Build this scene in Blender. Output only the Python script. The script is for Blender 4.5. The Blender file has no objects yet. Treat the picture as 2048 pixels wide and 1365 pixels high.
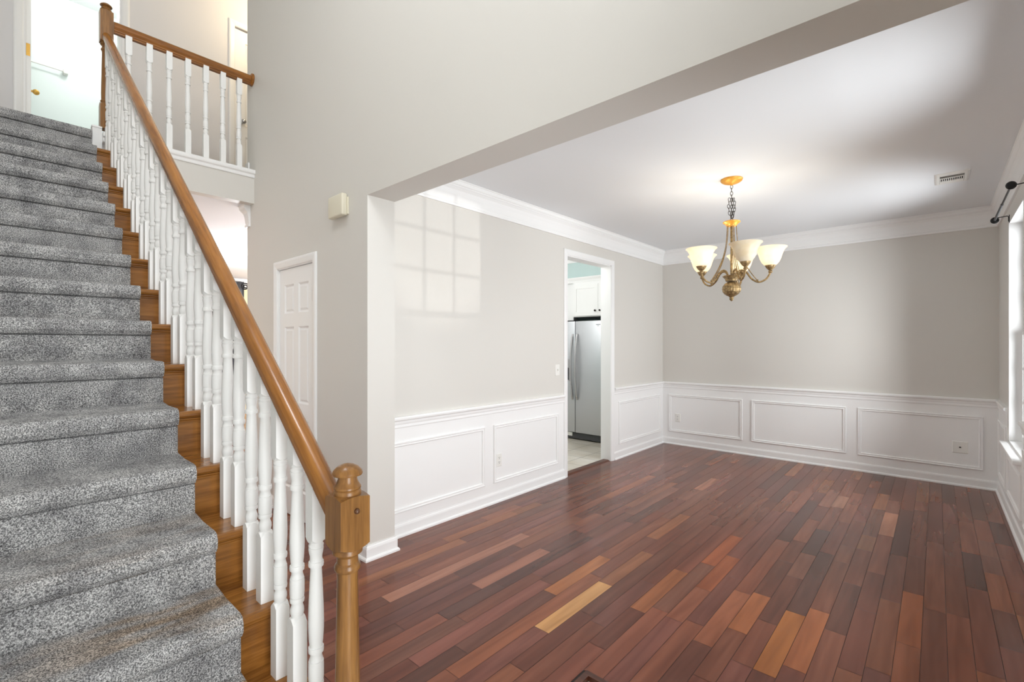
import bpy, bmesh, math, random
from mathutils import Vector, Matrix
random.seed(7)
S = bpy.context.scene
COL = S.collection
PI = math.pi

# ------------------------------------------------------------------ camera, world, lights, exposure
F_PX, V0, CAM_Z, YAW = 943.07, 689.33, 1.4087, 42.0145
cam_d = bpy.data.cameras.new('camera')
cam_d.sensor_width = 36.0
cam_d.lens = F_PX * 36.0 / 2048.0
cam_d.shift_y = (V0 - 682.5) / 2048.0
cam_d.clip_start = 0.02
cam = bpy.data.objects.new('camera', cam_d)
COL.objects.link(cam)
cam.location = (0, 0, CAM_Z)
cam.rotation_euler = (PI/2, 0, math.radians(YAW))
S.camera = cam

W = bpy.data.worlds.new('world'); S.world = W
W.use_nodes = True
bg = W.node_tree.nodes['Background']
bg.inputs[0].default_value = (0.90, 0.95, 1.0, 1)
bg.inputs[1].default_value = 1.0

S.view_settings.view_transform = 'Standard'
S.view_settings.look = 'None'
S.view_settings.gamma = 1
S.view_settings.use_curve_mapping = False
S.view_settings.exposure = 0.22
S.cycles.use_denoising = True
S.cycles.use_adaptive_sampling = False
S.cycles.max_bounces = 10
S.cycles.diffuse_bounces = 6
S.cycles.sample_clamp_indirect = 3.0
S.cycles.caustics_reflective = False
S.cycles.caustics_refractive = False

def area(name, loc, size, rot, power, color=(1, 1, 1)):
    l = bpy.data.lights.new(name, 'AREA'); l.shape = 'RECTANGLE'
    l.size, l.size_y = size; l.energy = power; l.color = color
    o = bpy.data.objects.new(name, l); COL.objects.link(o)
    o.location = loc; o.rotation_euler = rot
    return o
def point(name, loc, power, color=(1, 1, 1), r=0.05):
    l = bpy.data.lights.new(name, 'POINT'); l.energy = power; l.color = color; l.shadow_soft_size = r
    o = bpy.data.objects.new(name, l); COL.objects.link(o); o.location = loc
    return o
TO_MX = (0, PI/2, 0)     # area light facing -X
DAY = (0.93, 0.97, 1.0)
# daylight outside the dining and foyer windows; added fill at the others (all in the front wall)
area('daylight_dining_window', (0.63, 5.22, 1.51), (1.78, 0.86), TO_MX, 57, DAY)
area('second_window_fill', (0.63, 2.95, 1.51), (1.78, 0.86), TO_MX, 57, DAY)  # fill light behind the added second window
area('daylight_foyer_window', (0.63, 0.55, 3.95), (1.86, 1.46), TO_MX, 39, DAY)
area('front_door_fill', (0.63, 0.22, 1.05), (2.0, 0.9), TO_MX, 40, DAY)  # added low fill, shining through an unseen door made of glass
# light bounced in low from outside, which throws the window bars onto the dining wall
sp = bpy.data.lights.new('glint_from_street', 'SPOT')
sp.energy = 6000; sp.spot_size = math.radians(2.5); sp.spot_blend = 0.35; sp.shadow_soft_size = 0.14
sp.color = (1, 0.98, 0.94)
so = bpy.data.objects.new('glint_from_street', sp); COL.objects.link(so)
_d = Vector((-3.42, -0.545, 0.19)).normalized()
so.location = Vector((0.53, 2.98, 1.98)) - _d * 26
so.rotation_euler = _d.to_track_quat('-Z', 'Y').to_euler()
# living room, kitchen, bathroom and the upstairs hall
area('living_room_area_fill', (-7.6, 6.3, 1.4), (4.5, 2.2), (-PI/2, 0, 0), 200, (0.96, 0.98, 1))  # added fill panel inside the room, no window modelled behind it
point('living_room_point_fill', (-7.4, 2.6, 2.15), 120, (0.90, 0.95, 1), 0.15)  # invented fill that brightens the living room ceiling
point('kitchen_fill', (-3.9, 4.2, 2.40), 33, (1, 0.99, 0.97), 0.3)  # unseen source added to brighten the kitchen
point('bathroom_lamp', (-6.75, 0.8, 5.15), 21, (1, 0.98, 0.95), 0.12)
point('upper_hall_lamp', (-5.50, 2.30, 5.22), 17, (1, 0.80, 0.52), 0.10)
point('foyer_fill', (-1.6, -0.1, 4.9), 64, (0.94, 0.97, 1), 0.2)  # unseen source added to balance the brightness of the hall wall

# ------------------------------------------------------------------ mesh builder
class MB:
    def __init__(self):
        self.v = []; self.f = []; self.sm = []
    def add(self, verts, faces, smooth=False):
        o = len(self.v)
        self.v += [tuple(p) for p in verts]
        self.f += [tuple(i + o for i in q) for q in faces]
        self.sm += [smooth] * len(faces)
        return self
    def box(self, x0, x1, y0, y1, z0, z1):
        v = [(x, y, z) for x in (x0, x1) for y in (y0, y1) for z in (z0, z1)]
        return self.add(v, [(0, 1, 3, 2), (4, 6, 7, 5), (0, 4, 5, 1), (2, 3, 7, 6), (0, 2, 6, 4), (1, 5, 7, 3)])
    def cbox(self, x0, x1, y0, y1, z0, z1, b=0.004, seg=1):
        bm = bmesh.new()
        r = bmesh.ops.create_cube(bm, size=1)
        for q in bm.verts:
            q.co = ((x0 + x1) / 2 + q.co.x * (x1 - x0), (y0 + y1) / 2 + q.co.y * (y1 - y0), (z0 + z1) / 2 + q.co.z * (z1 - z0))
        bmesh.ops.bevel(bm, geom=bm.edges[:], offset=b, segments=seg, affect='EDGES', profile=0.5)
        bm.verts.index_update()
        self.add([q.co[:] for q in bm.verts], [[q.index for q in f.verts] for f in bm.faces], seg > 1)
        bm.free()
        return self
    def prism(self, pts, axis, a0, a1, smooth=False):
        # pts: 2D polygon; axis 'x': (y,z) 'y': (x,z) 'z': (x,y)
        n = len(pts)
        def m(p, a):
            return (a, p[0], p[1]) if axis == 'x' else ((p[0], a, p[1]) if axis == 'y' else (p[0], p[1], a))
        v = [m(p, a0) for p in pts] + [m(p, a1) for p in pts]
        self.add(v, [(i, (i + 1) % n, n + (i + 1) % n, n + i) for i in range(n)], smooth)
        self.add(v, [tuple(range(n - 1, -1, -1)), tuple(range(n, 2 * n))])
        return self
    def lathe(self, prof, c=(0, 0, 0), n=32, mod=None):
        v = []; f = []
        for r, z in prof:
            for k in range(n):
                a = 2 * PI * k / n
                rr = r * (mod(a, z) if mod else 1)
                v.append((c[0] + rr * math.cos(a), c[1] + rr * math.sin(a), c[2] + z))
        for i in range(len(prof) - 1):
            for k in range(n):
                f.append((i * n + k, i * n + (k + 1) % n, (i + 1) * n + (k + 1) % n, (i + 1) * n + k))
        f.append(tuple(range(n - 1, -1, -1))); f.append(tuple((len(prof) - 1) * n + k for k in range(n)))
        return self.add(v, f, True)
    def tube(self, path, r, n=10, closed=False):
        P = [Vector(p) for p in path]; m = len(P); v = []; f = []
        rr = r if isinstance(r, (list, tuple)) else [r] * m
        t0 = None; nrm = None
        for i in range(m):
            a = P[(i - 1) % m] if closed or i > 0 else P[i]
            b = P[(i + 1) % m] if closed or i < m - 1 else P[i]
            t = (b - a).normalized()
            if nrm is None:
                ref = Vector((0, 0, 1)) if abs(t.z) < 0.9 else Vector((1, 0, 0))
                nrm = t.cross(ref).normalized()
            else:
                nrm = (nrm - t * nrm.dot(t)).normalized()
            bn = t.cross(nrm)
            for k in range(n):
                an = 2 * PI * k / n
                v.append(P[i] + (nrm * math.cos(an) + bn * math.sin(an)) * rr[i])
        for i in range(m if closed else m - 1):
            j = (i + 1) % m
            for k in range(n):
                f.append((i * n + k, i * n + (k + 1) % n, j * n + (k + 1) % n, j * n + k))
        if not closed:
            f.append(tuple(range(n - 1, -1, -1))); f.append(tuple((m - 1) * n + k for k in range(n)))
        return self.add(v, f, True)
    def sphere(self, c, r, sz=1.0, n=16, m=10):
        pr = [(max(1e-4, r * math.sin(PI * i / m)), -r * sz * math.cos(PI * i / m)) for i in range(m + 1)]
        return self.lathe(pr, c, n)
    def mould(self, prof, p0, p1, nrm, m0=0.0, m1=0.0):
        # prof: (out, z) closed outline; extruded p0->p1; ends mitred by m*out along the run
        p0 = Vector(p0); p1 = Vector(p1); d = (p1 - p0).normalized(); nn = Vector(nrm)
        a = [p0 + nn * o + Vector((0, 0, z)) + d * (m0 * o) for o, z in prof]
        b = [p1 + nn * o + Vector((0, 0, z)) - d * (m1 * o) for o, z in prof]
        n = len(prof)
        self.add(a + b, [(i, (i + 1) % n, n + (i + 1) % n, n + i) for i in range(n)])
        self.add(a + b, [tuple(range(n - 1, -1, -1)), tuple(range(n, 2 * n))])
        return self
    def frame(self, fn, u0, u1, v0, v1, prof):
        # picture-frame moulding on a plane; prof: (inset from outer edge, out); fn(u, v, out) -> world
        rings = []
        for t, o in prof:
            rings.append([fn(u0 + t, v0 + t, o), fn(u1 - t, v0 + t, o), fn(u1 - t, v1 - t, o), fn(u0 + t, v1 - t, o)])
        v = [p for r in rings for p in r]; n = len(prof)
        f = []
        for i in range(n):
            j = (i + 1) % n
            for k in range(4):
                l = (k + 1) % 4
                f.append((i * 4 + k, i * 4 + l, j * 4 + l, j * 4 + k))
        return self.add(v, f)
    def mesh(self, name, mat, origin=(0, 0, 0)):
        me = bpy.data.meshes.new(name)
        o = origin
        me.from_pydata([(p[0] - o[0], p[1] - o[1], p[2] - o[2]) for p in self.v], [], self.f)
        for p, s in zip(me.polygons, self.sm):
            p.use_smooth = s
        bm = bmesh.new(); bm.from_mesh(me)
        bmesh.ops.recalc_face_normals(bm, faces=bm.faces[:])
        bm.to_mesh(me); bm.free()
        if any(self.sm):
            me.set_sharp_from_angle(angle=math.radians(32))
        if mat: me.materials.append(mat)
        me.update()
        return me

def wpos(o):
    p = Vector((0, 0, 0))
    while o is not None:
        p += Vector(o.location); o = o.parent
    return p
def tag(o, label, cat, group=None, kind=None):
    o['label'] = label; o['category'] = cat
    if group: o['group'] = group
    if kind: o['kind'] = kind
    return o
def obj(name, mb, mat, parent=None, label=None, loc=None):
    """mesh object in world coordinates, origin at loc (or the parent's origin)"""
    base = wpos(parent) if parent is not None else Vector((0, 0, 0))
    org = Vector(loc) if loc is not None else base
    o = bpy.data.objects.new(name, mb.mesh(name, mat, org))
    COL.objects.link(o)
    if parent is not None:
        o.parent = parent
    o.location = org - base
    if label: o['label'] = label
    return o
def thing(name, label, cat, loc, group=None, kind=None):
    o = bpy.data.objects.new(name, None); COL.objects.link(o)
    o.location = loc; o.empty_display_size = 0.1
    return tag(o, label, cat, group, kind)
def struct(name, mb, mat, label, cat):
    return tag(obj(name, mb, mat), label, cat, kind='structure')
def dup(o, parent=None):
    c = o.copy(); COL.objects.link(c); c.parent = parent
    for ch in [q for q in COL.objects if q.parent == o]:
        dup(ch, c)
    return c

# ------------------------------------------------------------------ materials
def lin(c):
    return tuple((x / 255 / 12.92 if x / 255 <= 0.04045 else ((x / 255 + 0.055) / 1.055) ** 2.4) for x in c) + (1,)
class M:
    def __init__(self, name, col, rough=0.5, spec=0.5, metal=0.0):
        self.m = bpy.data.materials.new(name); self.m.use_nodes = True
        self.t = self.m.node_tree; self.N = self.t.nodes; self.L = self.t.links
        self.b = self.N['Principled BSDF']
        self.b.inputs['Base Color'].default_value = lin(col) if max(col) > 1 else tuple(col) + (1,)
        self.b.inputs['Roughness'].default_value = rough
        self.b.inputs['Specular IOR Level'].default_value = spec
        self.b.inputs['Metallic'].default_value = metal
    def n(self, t, **k):
        q = self.N.new(t)
        for a, v in k.items():
            if a in q.inputs.keys(): q.inputs[a].default_value = v
            else: setattr(q, a, v)
        return q
    def coords(self, scale=(1, 1, 1), kind='Object'):
        tc = self.n('ShaderNodeTexCoord'); mp = self.n('ShaderNodeMapping')
        mp.inputs['Scale'].default_value = scale
        self.L.new(tc.outputs[kind], mp.inputs['Vector'])
        return mp.outputs['Vector']
    def noise(self, vec, scale, detail=2, rough=0.5):
        q = self.n('ShaderNodeTexNoise')
        q.inputs['Scale'].default_value = scale; q.inputs['Detail'].default_value = detail; q.inputs['Roughness'].default_value = rough
        self.L.new(vec, q.inputs['Vector'])
        return q.outputs['Fac']
    def ramp(self, fac, stops):
        q = self.n('ShaderNodeValToRGB'); e = q.color_ramp.elements
        while len(e) < len(stops): e.new(0.5)
        for i, (p, c) in enumerate(stops):
            e[i].position = p; e[i].color = lin(c)
        self.L.new(fac, q.inputs['Fac'])
        return q.outputs['Color']
    def mix(self, fac, a, b, mode='MIX'):
        q = self.n('ShaderNodeMix', data_type='RGBA', blend_type=mode)
        for i, x in ((0, fac), (6, a), (7, b)):
            if hasattr(x, 'is_linked'): self.L.new(x, q.inputs[i])
            else: q.inputs[i].default_value = x
        return q.outputs[2]
    def math(self, op, a, b=0.0):
        q = self.n('ShaderNodeMath', operation=op)
        for i, x in ((0, a), (1, b)):
            if hasattr(x, 'is_linked'): self.L.new(x, q.inputs[i])
            else: q.inputs[i].default_value = x
        return q.outputs[0]
    def bump(self, h, strength=0.2, dist=0.002):
        q = self.n('ShaderNodeBump'); q.inputs['Strength'].default_value = strength; q.inputs['Distance'].default_value = dist
        self.L.new(h, q.inputs['Height']); self.L.new(q.outputs['Normal'], self.b.inputs['Normal'])
    def base(self, c):
        self.L.new(c, self.b.inputs['Base Color'])

def paint(name, col, rough=0.55, spec=0.35, tex=0.05):
    m = M(name, col, rough, spec)
    v = m.coords()
    m.bump(m.noise(v, 240, 2), tex, 0.001)
    return m.m
def wood(name, dark, mid, light, scale, rough=0.28, spec=0.5, tilt=0.0):
    m = M(name, mid, rough, spec)
    def co(sc_):
        if not tilt: return m.coords(sc_)
        rt = m.n('ShaderNodeMapping'); rt.inputs['Rotation'].default_value = (0, tilt, 0)
        mp = m.n('ShaderNodeMapping'); mp.inputs['Scale'].default_value = sc_
        tc = m.n('ShaderNodeTexCoord'); m.L.new(tc.outputs['Object'], rt.inputs['Vector']); m.L.new(rt.outputs[0], mp.inputs['Vector'])
        return mp.outputs['Vector']
    v = co(scale)
    a = m.noise(v, 1.0, 4, 0.6)
    c = m.ramp(a, [(0.30, dark), (0.52, mid), (0.75, light)])
    b = m.noise(co(tuple(s * 4 for s in scale)), 1.0, 3, 0.6)
    c = m.mix(0.35, c, m.ramp(b, [(0.35, dark), (0.65, light)]), 'MIX')
    m.base(c); m.bump(b, 0.05, 0.0006)
    return m.m

MAT = {}
MAT['wall'] = paint('wall_paint_greige', (217, 214, 208), 0.5, 0.35)
MAT['wall_dark'] = MAT['wall']
MAT['trim'] = paint('trim_paint_white', (243, 243, 242), 0.35, 0.45, 0.02)
MAT['ceiling'] = paint('ceiling_paint_white', (234, 236, 238), 0.8, 0.2, 0.08)
MAT['mint'] = paint('wall_paint_mint', (194, 214, 212), 0.5, 0.3)
MAT['bathmint'] = paint('wall_paint_pale_mint', (230, 240, 237), 0.5, 0.3)
MAT['cream'] = paint('wall_paint_cream', (238, 222, 178), 0.6, 0.3)
MAT['hallwall'] = paint('wall_paint_pale', (224, 222, 222), 0.6, 0.3)
MAT['baluster'] = paint('baluster_paint_white', (241, 241, 239), 0.38, 0.45, 0.03)
OAK = ((104, 68, 32), (138, 95, 48), (158, 114, 62))
MAT['oak_z'] = wood('oak_stain_upright', *OAK, (22, 22, 1.6))
MAT['oak_y'] = wood('oak_stain_tread', (102, 62, 25), (140, 90, 37), (164, 113, 55), (20, 1.5, 20), 0.22)
MAT['oak_x'] = wood('oak_stain_rail', (116, 70, 24), (150, 95, 35), (168, 113, 50), (1.5, 26, 26), 0.22, 0.5, -0.6629)
MAT['oak_dark'] = wood('walnut_plug', (70, 44, 26), (90, 58, 36), (104, 70, 44), (30, 30, 30), 0.3)
MAT['cherry_trim'] = wood('cherry_edge', (66, 34, 22), (88, 48, 32), (104, 60, 40), (1.5, 20, 20), 0.3)
MAT['chrome'] = M('nickel', (190, 190, 190), 0.25, 0.5, 1.0).m
MAT['black'] = M('black_metal', (22, 22, 23), 0.4, 0.5, 0.3).m
MAT['brass'] = M('brass', (205, 160, 80), 0.3, 0.5, 0.9).m
MAT['ivory'] = paint('ivory_plastic', (226, 220, 200), 0.4, 0.4, 0.0)
MAT['plate'] = paint('white_plastic', (236, 235, 230), 0.35, 0.45, 0.0)
MAT['slot'] = M('dark_slot', (45, 45, 45), 0.6).m
MAT['ventdark'] = M('duct_interior', (14, 14, 14), 0.8).m
MAT['knob'] = M('dark_bronze_knob', (48, 40, 38), 0.35, 0.5, 0.6).m
MAT['curtain'] = paint('grey_curtain_cloth', (92, 94, 98), 0.9, 0.1, 0.2)
MAT['dark'] = M('charcoal_plastic', (70, 71, 73), 0.5).m

def mk_steel():
    m = M('brushed_stainless_steel', (205, 207, 210), 0.30, 0.5, 0.8)
    a = m.noise(m.coords((1.2, 1.2, 90)), 3.0, 3)
    m.L.new(m.math('MULTIPLY_ADD', a, 0.14), m.b.inputs['Roughness'])
    m.b.inputs['Roughness'].links[0].from_node.inputs[2].default_value = 0.42
    return m.m
MAT['steel'] = mk_steel()
def mk_antique():
    m = M('antique_gold_metal', (150, 125, 84), 0.42, 0.5, 0.55)
    a = m.noise(m.coords(), 60, 3)
    m.base(m.ramp(a, [(0.3, (112, 92, 64)), (0.6, (168, 142, 98)), (0.8, (196, 170, 124))]))
    return m.m
MAT['antique'] = mk_antique()
MAT['gilt'] = M('gilded_metal', (224, 162, 66), 0.4, 0.5, 0.35).m
MAT['chain'] = M('pewter_chain', (96, 92, 88), 0.4, 0.5, 0.7).m
def mk_shade(lit):
    m = M('alabaster_glass_lit' if lit else 'alabaster_glass_unlit', (246, 234, 206), 0.35, 0.4)
    a = m.noise(m.coords(), 14, 3)
    m.base(m.ramp(a, [(0.3, (240, 224, 190)), (0.7, (252, 244, 224))]))
    tl = m.n('ShaderNodeBsdfTranslucent'); tl.inputs['Color'].default_value = (1.0, 0.93, 0.80, 1)
    mx = m.n('ShaderNodeMixShader'); mx.inputs[0].default_value = 0.42 if lit else 0.25
    m.L.new(m.b.outputs[0], mx.inputs[1]); m.L.new(tl.outputs[0], mx.inputs[2])
    m.L.new(mx.outputs[0], m.N['Material Output'].inputs['Surface'])
    if lit:
        m.b.inputs['Emission Color'].default_value = (1.0, 0.91, 0.74, 1)
        m.b.inputs['Emission Strength'].default_value = 0.35
    return m.m
MAT['shade_lit'] = mk_shade(True); MAT['shade_unlit'] = mk_shade(False)
def mk_bulb():
    m = M('lamp_bulb_glow', (255, 240, 214), 0.4)
    m.b.inputs['Emission Color'].default_value = (1.0, 0.85, 0.6, 1); m.b.inputs['Emission Strength'].default_value = 12
    return m.m
MAT['bulb'] = mk_bulb()
def mk_glass():
    m = M('window_glass', (255, 255, 255), 0.02)
    tr = m.n('ShaderNodeBsdfTransparent'); gl = m.n('ShaderNodeBsdfGlossy'); gl.inputs['Roughness'].default_value = 0.02
    fr = m.n('ShaderNodeFresnel'); fr.inputs['IOR'].default_value = 1.25
    mx = m.n('ShaderNodeMixShader')
    m.L.new(fr.outputs[0], mx.inputs[0]); m.L.new(tr.outputs[0], mx.inputs[1]); m.L.new(gl.outputs[0], mx.inputs[2])
    m.L.new(mx.outputs[0], m.N['Material Output'].inputs['Surface'])
    return m.m
MAT['glass'] = mk_glass()

def mk_carpet():
    m = M('heather_grey_carpet', (150, 150, 150), 0.95, 0.08)
    v = m.coords((1, 1, 1))
    a = m.noise(v, 260, 2, 0.75)
    c = m.ramp(a, [(0.33, (78, 78, 79)), (0.48, (154, 153, 152)), (0.62, (234, 233, 231))])
    d = m.noise(v, 9, 4, 0.65)
    c = m.mix(1.0, c, m.ramp(d, [(0.32, (196, 196, 198)), (0.62, (255, 255, 255))]), 'MULTIPLY')
    # tan tint along the tread edges of the lower steps
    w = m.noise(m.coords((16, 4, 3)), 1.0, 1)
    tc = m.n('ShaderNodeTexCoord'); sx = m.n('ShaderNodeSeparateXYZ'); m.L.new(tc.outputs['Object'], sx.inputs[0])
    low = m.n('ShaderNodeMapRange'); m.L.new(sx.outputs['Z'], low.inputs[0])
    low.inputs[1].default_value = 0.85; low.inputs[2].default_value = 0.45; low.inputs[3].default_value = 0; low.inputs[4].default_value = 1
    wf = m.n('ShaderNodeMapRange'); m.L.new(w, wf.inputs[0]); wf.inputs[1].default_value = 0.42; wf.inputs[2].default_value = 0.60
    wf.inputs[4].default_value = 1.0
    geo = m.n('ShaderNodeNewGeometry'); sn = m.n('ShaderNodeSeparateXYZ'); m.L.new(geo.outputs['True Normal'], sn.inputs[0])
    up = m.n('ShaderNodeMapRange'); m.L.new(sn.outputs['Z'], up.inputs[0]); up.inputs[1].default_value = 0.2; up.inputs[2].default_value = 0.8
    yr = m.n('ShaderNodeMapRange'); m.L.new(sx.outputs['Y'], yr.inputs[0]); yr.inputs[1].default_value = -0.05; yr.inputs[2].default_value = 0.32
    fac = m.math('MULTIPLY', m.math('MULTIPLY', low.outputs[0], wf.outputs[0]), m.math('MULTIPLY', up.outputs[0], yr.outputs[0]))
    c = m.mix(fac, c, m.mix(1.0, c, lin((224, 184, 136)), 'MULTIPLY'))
    m.base(c); m.bump(a, 0.9, 0.006)
    return m.m
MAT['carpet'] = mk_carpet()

def mk_planks():
    m = M('cherry_plank_floor', (105, 60, 45), 0.22, 0.36)
    at = m.n('ShaderNodeAttribute'); at.attribute_name = 'plank'
    uv = m.n('ShaderNodeUVMap'); uv.uv_map = 'UVMap'
    mp = m.n('ShaderNodeMapping'); mp.inputs['Scale'].default_value = (15, 1.1, 1); m.L.new(uv.outputs[0], mp.inputs[0])
    off = m.n('ShaderNodeVectorMath', operation='ADD'); m.L.new(mp.outputs[0], off.inputs[0])
    sc = m.n('ShaderNodeVectorMath', operation='SCALE'); sc.inputs['Scale'].default_value = 60
    m.L.new(at.outputs['Color'], sc.inputs[0]); m.L.new(sc.outputs[0], off.inputs[1])
    g = m.noise(off.outputs[0], 1.0, 2, 0.55)
    g2 = m.n('ShaderNodeTexNoise'); g2.inputs['Scale'].default_value = 0.9; g2.inputs['Detail'].default_value = 1; g2.inputs['Distortion'].default_value = 1.4
    m.L.new(off.outputs[0], g2.inputs['Vector'])
    c = m.mix(1.0, at.outputs['Color'], m.ramp(g, [(0.25, (214, 206, 202)), (0.5, (240, 236, 234)), (0.8, (255, 255, 255))]), 'MULTIPLY')
    c = m.mix(1.0, c, m.ramp(g2.outputs['Fac'], [(0.3, (226, 220, 218)), (0.65, (255, 255, 255))]), 'MULTIPLY')
    m.base(c)
    m.b.inputs['Roughness'].default_value = 0.21
    return m.m
MAT['planks'] = mk_planks()
MAT['groove'] = M('floor_groove', (34, 20, 15), 0.6).m
def mk_tile(name, c1, grout, size):
    m = M(name, c1, 0.3, 0.5)
    v = m.coords((1 / size, 1 / size, 1))
    b = m.n('ShaderNodeTexBrick'); b.offset = 0.0; b.squash = 1.0
    b.inputs['Scale'].default_value = 1.0; b.inputs['Brick Width'].default_value = 1.0; b.inputs['Row Height'].default_value = 1.0
    b.inputs['Mortar Size'].default_value = 0.012; b.inputs['Bias'].default_value = 0
    b.inputs['Color1'].default_value = lin(c1); b.inputs['Color2'].default_value = lin(tuple(x - 8 for x in c1)); b.inputs['Mortar'].default_value = lin(grout)
    m.L.new(v, b.inputs['Vector'])
    n = m.noise(m.coords(), 4, 4)
    m.base(m.mix(1.0, b.outputs['Color'], m.ramp(n, [(0.3, (232, 226, 216)), (0.7, (255, 255, 255))]), 'MULTIPLY'))
    return m.m
MAT['tile'] = mk_tile('pale_stone_tile', (228, 222, 212), (150, 146, 138), 0.33)
MAT['tile2'] = mk_tile('entry_stone_tile', (216, 212, 204), (150, 146, 138), 0.33)

# ------------------------------------------------------------------ dimensions (metres)
XL, YB, XR = -2.923, 6.475, 0.443           # dining room left wall, back wall, front (window) wall
H = 2.74                                     # ground floor ceiling
HH = 5.455                                   # foyer / upstairs ceiling
YH0, YH1, ZH, XP = 1.650, 1.858, 2.383, -2.753   # hall wall and header faces, header underside, pier end
XE = -4.88                                   # end of the hall wall
XU, XB, XLV = -5.97, -7.58, -10.4            # upstairs hall wall, bathroom wall, living room far wall
YS = -0.52                                   # stair side wall
RISE, RUN, X0 = 0.18845, 0.24145, -1.1239
YC, YBAL = 0.520, 0.610                      # carpet edge, baluster line
LAND = 16 * RISE
XLAND = X0 - 15 * RUN                        # last riser
def R(n): return X0 - RUN * (n - 1)          # face of riser n

# ------------------------------------------------------------------ floors
def plank_color():
    pal = [((122, 70, 53), 5), ((130, 77, 57), 6), ((136, 82, 60), 5), ((116, 70, 54), 4), ((104, 66, 54), 2), ((146, 89, 62), 3), ((154, 98, 66), 1.2), ((128, 78, 65), 3), ((134, 87, 69), 2)]
    c = random.choices([p[0] for p in pal], [p[1] for p in pal])[0]
    k = random.uniform(0.92, 1.08)
    return tuple(min(255, x * k) for x in c)
PW, PO = 0.09, -0.594
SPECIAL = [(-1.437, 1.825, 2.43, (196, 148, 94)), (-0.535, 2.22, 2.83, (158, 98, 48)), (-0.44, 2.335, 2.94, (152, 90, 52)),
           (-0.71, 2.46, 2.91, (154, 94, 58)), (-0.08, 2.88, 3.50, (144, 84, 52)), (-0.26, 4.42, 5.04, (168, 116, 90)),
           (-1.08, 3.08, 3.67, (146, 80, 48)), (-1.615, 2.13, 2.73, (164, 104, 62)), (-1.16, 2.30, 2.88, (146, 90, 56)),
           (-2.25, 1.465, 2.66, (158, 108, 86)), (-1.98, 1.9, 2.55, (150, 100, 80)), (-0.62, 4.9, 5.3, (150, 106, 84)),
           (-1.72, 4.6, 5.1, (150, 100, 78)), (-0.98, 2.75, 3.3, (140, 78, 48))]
spec = {}
for x, a, b, c in SPECIAL:
    spec.setdefault(math.floor((x - PO) / PW), []).append((a, b, c))
def floor_planks():
    me = bpy.data.meshes.new('floor'); V = []; Fc = []; UV = []; CL = []
    g = 0.0009
    r0, r1 = math.floor((XLV - PO) / PW), math.floor((XR - PO) / PW)
    for r in range(r0, r1 + 1):
        xa, xb = max(PO + r * PW, XLV), min(PO + (r + 1) * PW, XR)
        xc = PO + (r + 0.5) * PW
        lo, hi = -0.52, YB
        if xc > -1.12: lo = 1.722
        if -4.86 < xc < -3.0: hi = 1.75
        cuts = []
        y = lo - random.uniform(0, 0.6)
        sp_ = sorted(spec.get(r, []))
        while y < hi:
            nx = [q for q in sp_ if q[0] >= y - 1e-6]
            L = random.choice((0.32, 0.42, 0.55, 0.62, 0.62, 0.75, 0.95, 1.15))
            if nx and y + L > nx[0][0] - 0.28:
                if abs(y - nx[0][0]) < 1e-6:
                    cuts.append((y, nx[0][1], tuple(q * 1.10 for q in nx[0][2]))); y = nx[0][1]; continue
                e = nx[0][0]
                if e - y > 1.3:
                    e = (e + y) / 2
                cuts.append((y, e, plank_color())); y = e; continue
            cuts.append((y, y + L, plank_color())); y += L
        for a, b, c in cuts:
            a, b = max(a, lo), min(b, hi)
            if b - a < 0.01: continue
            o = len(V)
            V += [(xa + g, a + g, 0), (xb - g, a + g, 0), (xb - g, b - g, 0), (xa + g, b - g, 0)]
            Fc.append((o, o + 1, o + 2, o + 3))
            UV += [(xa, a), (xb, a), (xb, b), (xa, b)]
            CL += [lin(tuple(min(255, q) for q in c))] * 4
    n = len(Fc)
    def bx(x0, x1, y0, y1, z0, z1):
        o = len(V)
        V.extend([(x, y, z) for x in (x0, x1) for y in (y0, y1) for z in (z0, z1)])
        for q in [(0, 1, 3, 2), (4, 6, 7, 5), (0, 4, 5, 1), (2, 3, 7, 6), (0, 2, 6, 4), (1, 5, 7, 3)]:
            Fc.append(tuple(i + o for i in q)); UV.extend([(0, 0)] * 4); CL.extend([lin((40, 24, 18))] * 4)
    bx(XLV, -1.12, -0.52, 1.75, -0.06, -0.0012)
    bx(-3.0, XR, 1.722, YB, -0.06, -0.0012)
    bx(XLV, -4.86, 1.75, YB, -0.06, -0.0012)
    me.from_pydata(V, [], Fc)
    me.uv_layers.new(name='UVMap')
    me.color_attributes.new('plank', 'FLOAT_COLOR', 'CORNER')
    uvl = me.uv_layers['UVMap']; ca = me.color_attributes['plank']
    for i in range(len(UV)):
        uvl.data[i].uv = UV[i]; ca.data[i].color = CL[i]
    me.materials.append(MAT['planks']); me.materials.append(MAT['groove'])
    for i, p in enumerate(me.polygons):
        if i >= n: p.material_index = 1
    o = bpy.data.objects.new('floor', me); COL.objects.link(o)
    tag(o, 'glossy reddish cherry plank floor of the dining room and hall', 'floor', kind='structure')
floor_planks()
struct('floor_kitchen', MB().box(-4.86, -2.985, 3.0, 6.6, -0.06, -0.004), MAT['tile'], 'pale stone tile floor seen through the kitchen doorway', 'floor')
struct('floor_entry', MB().box(-1.118, XR, YS, 1.72, -0.06, -0.018), MAT['tile2'], 'pale entry tile inside the corner of the wood floor', 'floor')
struct('trim_1', MB().box(-1.122, XR, 1.700, 1.726, -0.018, 0.004).box(-1.122, -1.096, 0.70, 1.700, -0.018, 0.004), MAT['cherry_trim'], 'dark wood nosing where the plank floor meets the entry tile', 'floor trim')
struct('trim_2', MB().prism([(-3.045, 0), (-2.93, 0), (-2.955, 0.012), (-3.02, 0.012)], 'y', 4.12, 5.03), MAT['cherry_trim'], 'dark wood threshold across the kitchen doorway', 'threshold')

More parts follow.
